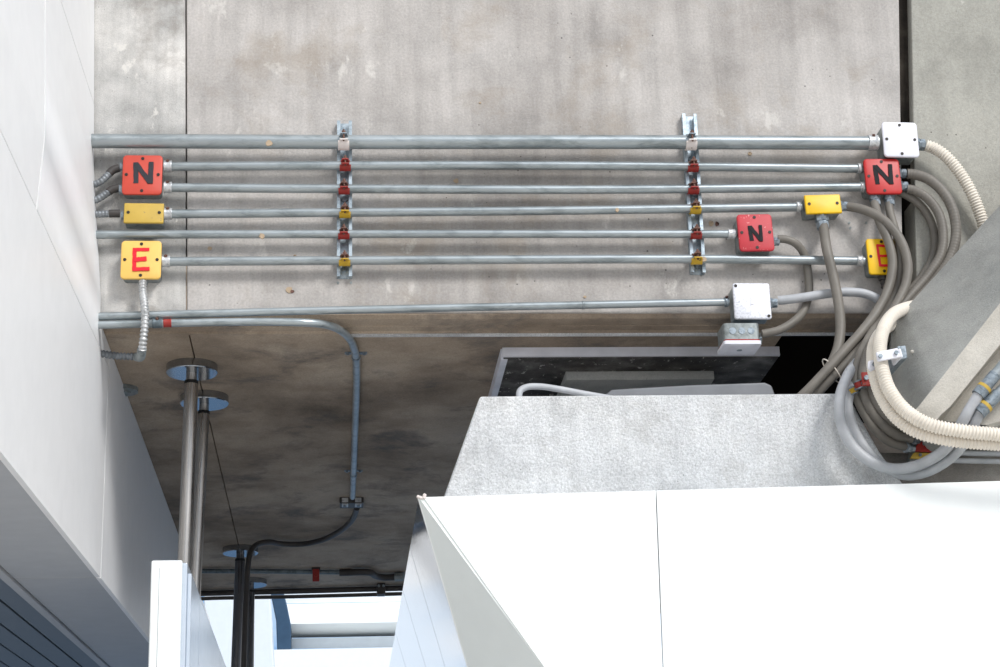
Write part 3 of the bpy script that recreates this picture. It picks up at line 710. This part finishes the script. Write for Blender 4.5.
hose('thin hose curving from the middle N box down to the small white lidded box', [(778, 239, 4.362), (784, 239, 4.36), (795, 243, 4.362), (804, 254, 4.378), (808, 272, 4.383), (809, 292, 4.383), (804, 310, 4.375), (793, 322, 4.355), (779, 330, 4.35), (762, 334, 4.35)], 8.2, M['hose'])
hose('pale grey hose running right from the silver grey box', [(778, 300.5, 4.366), (788, 299.5, 4.36), (806, 297, 4.355), (828, 293.5, 4.355), (848, 292, 4.355), (866, 294, 4.355), (880, 301, 4.355), (888, 312, 4.36), (890, 325, 4.37)], 9.2, M['hose_l'])
hose('short black ribbed stub below the right E box', [(884, 276, 4.37), (884, 283, 4.37), (886, 291, 4.372), (889, 299, 4.378)], 8, M['hose_k'], rib=.010, ribh=.22)
# light grey loops
l1 = hose('light grey hose forming the front big loop low at right', [(882, 322, 4.37), (870, 342, 4.36), (858, 361, 4.27), (846, 379, 4.15), (839.5, 400, 4.12), (841, 422, 4.12), (850, 443, 4.12), (868, 460, 4.12), (890, 468.5, 4.12), (912, 467, 4.11), (935, 457, 4.07), (952, 441, 3.99), (963, 421, 3.94), (971, 407, 3.93), (980, 393, 3.925)], 11, M['hose_l'])
l2 = hose('bluish grey hose forming the rear big loop low at right', [(858, 378, 4.2), (850, 392, 4.175), (848, 408, 4.165), (853, 428, 4.16), (864, 447, 4.16), (882, 465, 4.155), (904, 475, 4.15), (926, 472, 4.12), (948, 460, 4.07), (964, 443, 4.00), (974, 424, 3.945), (981, 411, 3.93)], 10.5, M['hose_l'])
def tip_conduit(label, a, b, wp, Y0, Y1):
    pa, pb = P(*a, Y=Y0), P(*b, Y=Y1); r = wp / 2 * mpp(pa); d = (pb - pa).normalized()
    bm = BM(); cyl(bm, pa, pb, r); o = tag(obj('conduit', bm, M['conduit'], smooth=50), label, 'conduit')
    bm = BM(); cyl(bm, pa - d * .008, pa + d * .012, r * 1.3); cyl(bm, pa + d * .020, pa + d * .058, r * 1.16); obj('coupling', bm, M['zinc'], o, smooth=50)
    bm = BM(); cyl(bm, pa + d * .012, pa + d * .020, r * 1.34); obj('ring', bm, M['yellow_o'], o, smooth=50, label='yellow ring')
tip_conduit('upper grey conduit with yellow ring at the right picture edge', (980, 393), (1120, 222), 11, 3.925, 3.87)
tip_conduit('lower pale conduit with yellow ring at the right picture edge', (981, 411), (1120, 270), 11, 3.93, 3.88)
# beige corrugated
b1 = hose('beige corrugated hose from the white box, looping over the slanting brace', [(926, 145.5, 4.355), (932, 147.5, 4.353), (943, 154, 4.35), (957, 169, 4.352), (969, 188, 4.356), (978, 208, 4.362), (984, 228, 4.368), (985, 252, 4.372), (974, 280, 4.372), (952, 297, 4.365), (928, 304, 4.335), (908, 308, 4.25), (893, 315, 4.14), (884, 328, 4.06), (880, 345, 4.00), (882, 368, 3.96), (890, 391, 3.935), (906, 411, 3.91), (928, 424, 3.89), (958, 430.5, 3.875), (990, 434, 3.87), (1060, 438, 3.865), (1130, 434, 3.86), (1230, 420, 3.86)], 13.6, M['beige'], rib=.0078, ribh=.2)
b2 = hose('second beige corrugated hose lying just left of and below the first', [(960, 308, 4.372), (935, 312, 4.365), (913, 318, 4.33), (892, 325, 4.22), (878, 336, 4.12), (872.5, 352, 4.05), (874, 374, 4.00), (881, 396, 3.97), (895, 417, 3.945), (916, 432, 3.925), (946, 440, 3.905), (985, 444, 3.895), (1060, 447, 3.89), (1130, 443, 3.885), (1230, 429, 3.885)], 12.6, M['beige'], rib=.0078, ribh=.2)
# left flexible conduits
for i, (lb, pts) in enumerate((('upper dark flexible conduit from the left N box into the white panels', [(119, 168, 4.37), (113, 170, 4.368), (107, 176, 4.366), (100, 182, 4.366), (88, 187, 4.372)]),
                  ('lower dark flexible conduit from the left N box into the white panels', [(119, 188, 4.37), (112, 189.5, 4.368), (106, 194, 4.366), (98, 199, 4.366), (86, 204, 4.372)]),
                  ('short straight dark flexible conduit left of the dirty yellow box', [(120, 213.5, 4.37), (112, 213.5, 4.368), (104, 214, 4.368), (86, 214.5, 4.37)]))):
    o, path, r = hose(lb, pts, 7.6, M['flexgrey'], rib=.0085, ribh=.14, name='flexible_conduit', cat='conduit')
    bm = BM(); n_ = len(path) // 3; sweep(bm, path[:n_], lambda s, i: r * 1.08, 14); obj('rubber_sleeve', bm, M['hose_k'], o, smooth=60, label='black rubber sleeve')
hose('bright spiral flexible conduit hanging from the left E box', [(143, 279, 4.36), (142.5, 290, 4.352), (144.5, 305, 4.335), (145, 322, 4.325), (143.5, 338, 4.33), (142, 350, 4.345)], 8.6, M['flexbright'], rib=.0098, ribh=.26, name='flexible_conduit', cat='conduit')
hose('dull flexible conduit running level under the deck edge to the white panels', [(139, 356.5, 4.45), (130, 356.5, 4.45), (118, 356, 4.45), (104, 354, 4.45), (92, 352, 4.45)], 8, M['flexgrey'], rib=.009, ribh=.26, name='flexible_conduit', cat='conduit')
bm = BM(); p = [P(142, 349, Y=4.345), P(141, 356, Y=4.37), P(137, 357, Y=4.44)]; sweep(bm, resample(catmull(p, .004), .004), lambda s, i: .0115, 12)
tag(obj('elbow_fitting', bm, M['boxmetal'], smooth=60), 'small elbow fitting joining the two spiral flexible conduits', 'fitting')
# grey hose on top of the cap, seen left
hose('smooth grey hose curling over the left end of the pier cap', [(519, 399, 4.30), (520, 391, 4.31), (527, 387, 4.32), (540, 386.5, 4.33), (558, 389, 4.34), (585, 394, 4.35), (620, 400, 4.36)], 6.6, M['hose_l'])
# cord that ties two hoses
bm = BM(); c = P(828, 366, Y=4.285); u = (P(820, 376, Y=4.28) - P(850, 345, Y=4.28)).normalized(); a1 = u.cross(Vector((0, 1, 0))).normalized(); ring = []
for i in range(25):
    t = 2 * math.pi * i / 24; ring.append(c + a1 * math.cos(t) * .036 + Vector((0, 1, 0)) * math.sin(t) * .026 + P(832, 371, Y=4.285) - P(828, 366, Y=4.285) + u * .006 * math.cos(t))
sweep(bm, ring, lambda s, i: .0016, 8, False); tag(obj('tie_cord', bm, M['beige'], smooth=80), 'pale cord tied round two grey hoses beside the dark void', 'cord')

# clamps on hose bundle: red, red, yellow
def band(label, x, y, Y, w_, h_, mat, rot, name='hose_clamp'):
    p = P(x, y, Y=Y); k = mpp(p); o = empty(name, p, (0, math.radians(rot), 0)); tag(o, label, 'clamp', 'small painted clamps on the hose bundle')
    bm = BM(); n = 12; R_ = w_ / 2 * k; H = h_ / 2 * k
    cyl(bm, (0, 0, -H), (0, 0, H), R_, n=18); obj('strap', bm, mat, o, smooth=50)
    bm = BM(); cyl(bm, (0, 0, H), (0, 0, H + .003), R_ * 1.12, n=18); cyl(bm, (0, 0, -H - .003), (0, 0, -H), R_ * 1.12, n=18); obj('rim', bm, M['zinc'], o, smooth=50)
    bm = BM(); cyl(bm, (R_ * .2, -R_ - .004, 0), (R_ * .2, -R_ + .003, 0), .004, n=8); obj('bolt', bm, M['zinc'], o)
band('yellow clamp at the foot of the row of small hose clamps', 853.5, 391, 4.165, 9.5, 5, M['clamp_y'], -20)
band('small dark red clamp next to the yellow one on the hose bundle', 860, 385, 4.15, 11, 6, M['clamp_r'], -15)
bm = BM(); a = P(861, 372, Y=4.12); b = P(884, 386, Y=4.12); box(bm, a.x, b.x, 4.118, 4.124, b.z, a.z)
rp = obj('strap_plate', bm, M['clamp_r'], bevel=.003); tag(rp, 'large dark red strap plate behind the beige hoses', 'clamp')
bm = BM(); c = P(866, 378, Y=4.117); cyl(bm, c, c + Vector((0, -.006, 0)), .006, n=10); obj('bolt', bm, M['zinc'], rp)
# white saddle with grey bracket on beige hoses
sd_ = empty('white_saddle_clamp', P(888, 357, Y=3.95)); tag(sd_, 'white painted saddle clamp holding the two beige hoses to the brace', 'clamp'); O = Vector(sd_.location)
def quadbox(name, px, Y0, Y1, mat, parent, O, bv=.003, label=None):
    bm = BM(); a = [P(x, y, Y=Y0) - O for x, y in px]; b = [p + Vector((0, Y1 - Y0, 0)) for p in a]; hexa(bm, a, b); return obj(name, bm, mat, parent, bevel=bv, label=label)
quadbox('saddle_plate', [(876, 352), (898, 347.5), (901, 357), (878, 361.5)], 3.935, 3.943, M['white_lid'], sd_, O)
quadbox('saddle_side', [(898, 348.5), (901, 348), (903.5, 357), (900.5, 357.5)], 3.935, 4.0, M['white_lid'], sd_, O)
quadbox('foot_plate', [(868, 361), (875, 359), (877, 369), (871, 371.5), (868, 368)], 3.985, 3.992, M['white_lid'], sd_, O)
quadbox('bracket', [(897, 346), (906, 345), (908, 358), (900, 360)], 3.96, 4.12, M['zinc'], sd_, O, label='grey steel bracket')
for x, y, Y_ in ((880, 356.5, 3.935), (896, 353, 3.935), (874, 364.5, 3.985)):
    bm = BM(); c = P(x, y, Y=Y_) - O; cyl(bm, c, c + Vector((0, -.006, 0)), .0052, n=6); obj('screw', bm, M['zinc'], sd_)
# row of glands and the red/yellow box behind the loops
rb = empty('junction_box', P(924, 446, Y=4.22)); tag(rb, 'small tilted box, red above and yellow below, behind the beige hoses', 'junction box'); O = Vector(rb.location)
quadbox('back_box', [(921, 429), (944, 431), (934, 456), (912, 459)], 4.205, 4.26, M['boxmetal'], rb, O)
quadbox('red_cover', [(922, 430), (943, 432), (932, 452), (914.5, 451.5)], 4.196, 4.206, M['clamp_r'], rb, O, .002, 'red painted cover')
quadbox('yellow_cover', [(914.2, 452.2), (931.5, 452.8), (926, 459), (910.5, 458)], 4.196, 4.206, M['yellow_o'], rb, O, .002, 'yellow painted cover')
for x, y in ((920, 455), (924, 444)):
    bm = BM(); c = P(x, y, Y=4.196) - O; cyl(bm, c, c + Vector((0, -.004, 0)), .0042, n=8); obj('screw', bm, M['zinc'], rb)
quadbox('painted_mark', [(934, 437), (938, 436), (935, 444), (930, 447), (929, 444), (933, 442)], 4.1945, 4.1965, M['ink'], rb, O, 0)
for x, y in ((919, 432), (913, 440), (907.5, 448)):
    bm = BM(); p0 = P(x - 2, y - .6, Y=4.19) - O; p1 = P(x + 4.5, y + 1, Y=4.205) - O; d = (p1 - p0); hexnut(bm, p0, d.normalized(), .0135, d.length); obj('gland', bm, M['zinc'], rb, smooth=30)
# two level conduits at the right edge, low
for i, (y, lb) in enumerate(((453.5, 'upper of two thin level conduits low at the right edge'), (461, 'lower of two thin level conduits low at the right edge'))):
    conduit(lb, [(955 - i * 5, y - .5, 4.24), (1000, y + .5, 4.24), (1200, y + 3, 4.24)], 5.2, mat=M['hose_l'])

# ------------------------------------------------------------------ stainless hanging posts
def post(label, fx, fy, bx, by, wpx, Zb, mat, fmat):
    top = P(fx, fy, Z=ZS - .004); o = empty('hanging_post', (top.x, top.y, ZS)); tag(o, label, 'post')
    bpt = P(bx, by, Y=top.y)
    d = (bpt - top).normalized(); tb = top + d * ((Zb - top.z) / d.z); r = wpx / 2 * mpp(top)
    O = Vector(o.location); a = top - O; b = tb - O
    bm = BM(); R_ = .069; H = .023; n = 48
    prof = [(0, 0), (R_, 0), (R_, -H + .002), (R_ - .002, -H), (0, -H)]
    for (r0, z0), (r1, z1) in zip(prof, prof[1:]):
        for i in range(n):
            a0, a1 = 2 * math.pi * i / n, 2 * math.pi * (i + 1) / n
            q = [(r0 * math.cos(a0), r0 * math.sin(a0), z0), (r0 * math.cos(a1), r0 * math.sin(a1), z0), (r1 * math.cos(a1), r1 * math.sin(a1), z1), (r1 * math.cos(a0), r1 * math.sin(a0), z1)]
            q = [Vector(c_) for c_ in q]; uq = []
            for c_ in q:
                if not any((c_ - e).length < 1e-7 for e in uq): uq.append(c_)
            bm.faces.new([bm.verts.new(c_) for c_ in uq])
    bmesh.ops.remove_doubles(bm, verts=bm.verts, dist=1e-6)
    obj('flange', bm, fmat, o, smooth=40)
    bm = BM(); cyl(bm, Vector((0, 0, -H)), d * .046, r * .82, n=24); obj('neck', bm, mat, o, smooth=50)
    bm = BM(); cyl(bm, d * .044, d * .053, r * 1.02, n=24); obj('rubber_ring', bm, M['rubber'], o, smooth=50)
    bm = BM(); cyl(bm, d * .052, b, r, n=32); obj('tube', bm, mat, o, smooth=50)
    return o
post('nearest thick stainless post hanging from a round ceiling flange', 192, 367, 184, 580, 13.6, 2.566, M['steel'], M['flange'])
post('second stainless post just right of and behind the nearest one', 204.5, 398, 194.5, 597, 11.8, 2.566, M['steel'], M['flange'])
post('dark stainless post with a black cable running down beside it', 240.5, 549, 236, 667, 9.8, .0, M['steel_d'], M['flange'])
post('thinnest and farthest dark stainless post', 250.5, 581, 249.5, 667, 8.6, .0, M['steel_d'], M['flange'])
# round plates on the deck at left
for x, y, rr, mt, lb in ((123, 388, .042, 'boxmetal', 'round grey cover plate on the deck beside the white panels'),):
    p = P(x, y, Z=ZS); bm = BM(); cyl(bm, p, p + Vector((0, 0, -.012)), rr, n=32); cyl(bm, p + Vector((0, 0, -.012)), p + Vector((0, 0, -.018)), rr * .55, n=24)
    tag(obj('cover_plate', bm, M[mt], smooth=40), lb, 'cover plate')

# saddle box at the end of the bent conduit, with the black cable
p = P(351.5, 500, Z=ZS)
sbx = empty('saddle_box', p); tag(sbx, 'small dark box with two bright screws at the end of the bent conduit', 'junction box')
bm = BM(); box(bm, -.042, .042, -.045, .035, -.022, 0); obj('back_box', bm, M['hose_k'], sbx, bevel=.003)
bm = BM(); box(bm, -.034, -.012, -.047, -.043, -.019, -.003); box(bm, .012, .034, -.047, -.043, -.019, -.003)
box(bm, -.034, -.012, -.040, 0, -.026, -.021); box(bm, .012, .034, -.040, 0, -.026, -.021); obj('zinc_tab', bm, M['bright'], sbx, bevel=.001)
for s_ in (-1, 1):
    bm = BM(); cyl(bm, (s_ * .024, -.025, -.026), (s_ * .024, -.025, -.031), .006, n=8); obj('screw', bm, M['zinc'], sbx)
cp = [P(357, 508, Z=ZS - .018), P(352, 520, Z=ZS - .02), P(340, 531, Z=ZS - .02), P(322, 540, Z=ZS - .02), P(303, 544, Z=ZS - .02), P(283, 544, Z=ZS - .022), P(268, 542, Z=ZS - .03), P(258, 544, Z=ZS - .045)]
yq = cp[-1].y
cp += [P(250.5, 552, Y=6.74), P(248, 566, Y=6.73), P(246.5, 590, Y=6.73), P(244.5, 640, Y=6.73), P(243, 700, Y=6.73)]
bm = BM(); path = resample(catmull(cp, .01), .012); sweep(bm, path, lambda s, i: .0105, 12)
tag(obj('black_cable', bm, M['hose_k'], smooth=70), 'black cable sagging from the small box to the dark stainless post', 'cable')

# pipes across the far end of the deck
def farpipe(label, pts, wpx, mat, z):
    ps = [P(x, y, Z=z) for x, y in pts]; r = wpx / 2 * mpp(ps[0]); path = resample(catmull(ps, .05), .05)
    bm = BM(); sweep(bm, path, lambda s, i: r, 14); o = obj('conduit', bm, mat, smooth=60); tag(o, label, 'conduit'); return o, path, r
o, path, r = farpipe('thin steel conduit crossing the far part of the deck', [(175, 571, ), (200, 571), (280, 571.5), (350, 572.5)], 4.6, M['conduit_d'], ZS - .014)
bm = BM(); q = path[-1]; cyl(bm, q - Vector((.03, 0, 0)), q + Vector((.02, 0, 0)), r * 1.6); obj('coupling', bm, M['hose_k'], o, smooth=50)
fp = [(350, 572.5), (362, 572), (370, 572.5), (376, 576), (384, 577.5), (396, 577)]
ps = [P(x, y, Z=ZS - .02) for x, y in fp]; bm = BM(); sweep(bm, resample(catmull(ps, .01), .012), lambda s, i: .014, 14)
o = tag(obj('flexible_conduit', bm, M['hose_k'], smooth=60), 'wavy black flexible conduit at the far end of the deck', 'conduit')
bm = BM(); cyl(bm, P(395, 577, Z=ZS - .02), P(404, 576.5, Z=ZS - .02), .019, n=8); obj('connector', bm, M['boxmetal'], o)
p = P(316, 571, Z=ZS - .01); cl_ = empty('pipe_clamp', (p.x, p.y, ZS)); tag(cl_, 'small red and black clamp on the far thin conduit', 'clamp')
bm = BM(); box(bm, -.018, .018, -.03, .01, -.012, 0); obj('base', bm, M['hose_k'], cl_, bevel=.002)
bm = BM(); box(bm, -.014, .014, -.035, -.026, -.060, -.008); obj('strap', bm, M['clamp_r'], cl_, bevel=.003)
bm = BM(); cyl(bm, (0, -.035, -.034), (0, -.041, -.034), .008, n=10); obj('bolt', bm, M['clamp_r'], cl_)
farpipe('thick black pipe along the far edge of the deck', [(180, 594.5), (205, 593.5), (300, 591), (410, 588)], 5.5, M['hose_k'], ZS - .016)
farpipe('thin black pipe just behind the thick black one at the far edge', [(180, 600), (205, 598.5), (300, 596.5), (410, 593.5)], 3.8, M['hose_k'], ZS - .014)
p = P(381, 588, Z=ZS - .016); cl_ = empty('pipe_clamp', (p.x, p.y, ZS)); tag(cl_, 'black clamp on the thick pipe at the far deck edge', 'clamp')
bm = BM(); box(bm, -.018, .018, -.035, .02, -.05, 0); obj('base', bm, M['hose_k'], cl_, bevel=.004)
bm = BM(); cyl(bm, (-.010, -.035, -.014), (-.010, -.043, -.014), .006, n=8); cyl(bm, (.010, -.035, -.014), (.010, -.043, -.014), .006, n=8); obj('bolt', bm, M['zinc'], cl_)

# ------------------------------------------------------------------ mirrored parapet with its white end
PYF = 4.5; x0 = P(150, 600, Y=PYF).x; x1 = P(181.5, 600, Y=PYF).x; zt = P(166, 560, Y=PYF).z
pp = empty('clad_parapet', ((x0 + x1) / 2, PYF, 0)); tag(pp, 'narrow parapet with white end face and mirrored side under the stainless posts', 'parapet'); O = Vector(pp.location)
bm = BM(); box(bm, x0 - O.x + .003, x1 - O.x + .012, .012, 2.25, 0, zt - .004)
obj('core', bm, M['satin'], pp, bevel=.004)
bm = BM(); box(bm, x0 - O.x, x1 - O.x, 0, .012, 0, zt); obj('end_face', bm, M['panel_w'], pp, bevel=.005, seg=3, label='white end face')
bm = BM(); xs = P(158.5, 600, Y=PYF).x - O.x; box(bm, xs - .0009, xs + .0009, -.0004, .004, 0, zt - .02); obj('joint', bm, M['hose_l'], pp)
for i, (ya, yb_) in enumerate(((.02, .30), (.306, 1.2), (1.206, 2.25))):
    bm = BM(); a = [(x1 - O.x + .012, ya, .0), (x1 - O.x + .012, yb_, 0), (x1 - O.x + .012, yb_, zt - .03), (x1 - O.x + .012, ya, zt - .03)]
    hexa(bm, a, [(x + .010, y, z) for x, y, z in a]); obj('side_panel', bm, M['satin'], pp, bevel=.002)
# ------------------------------------------------------------------ outside, beyond the deck
YC = 15.0
KY = 5.7
def ext(name, prof, xa, xb, mat, parent, O):
    bm = BM(); prof = [(y + KY, py) for y, py in prof]; pts = [(y, P(340, py, Y=y).z) for y, py in prof]
    hexa(bm, [(xa - O.x, y - O.y, z - O.z) for y, z in pts], [(xb - O.x, y - O.y, z - O.z) for y, z in pts]); return obj(name, bm, mat, parent)
xa = P(283, 620, Y=YC).x; xb = P(440, 620, Y=YC).x
cn = empty('station_canopy', (xa, YC, 0)); tag(cn, 'bright white stepped canopy seen beyond the deck', 'canopy'); O = Vector(cn.location)
ext('upper_fascia', [(9.3, 560), (9.3, 602.5), (9.7, 602.5), (9.7, 560)], xa, xb, M['canopy'], cn, O)
ext('lower_fascia', [(9.28, 603.2), (8.95, 623), (9.35, 637), (9.6, 637), (9.6, 603.2)], xa + .02, xb, M['panel_w'], cn, O)
ext('gutter', [(9.2, 637.5), (9.2, 648), (9.7, 648), (9.7, 637.5)], xa + .04, xb, M['canopy'], cn, O)
ext('lower_wall', [(8.8, 648.5), (8.8, 760), (9.2, 760), (9.2, 648.5)], xa - .1, xb, M['panel_w'], cn, O)
bm = BM(); a = [P(x, y, Y=14.6) - O for x, y in ((270, 590), (283, 590), (287, 605), (291, 625), (291, 650), (277, 651), (276, 620))]
hexa(bm, a, [p + Vector((0, .35, 0)) for p in a]); obj('bracket', bm, M['canopy_b'], cn, bevel=.01, label='blue grey end bracket')
bw = BM(); a = [P(x, y, Y=12.0) for x, y in ((204, 560), (268, 560), (279, 760), (204, 760))]; hexa(bw, a, [p + Vector((0, .3, 0)) for p in a])
tag(obj('side_wall_cladding', bw, M['canopy'], bevel=.01), 'pale blue white metal wall beyond the stainless posts', 'cladding')
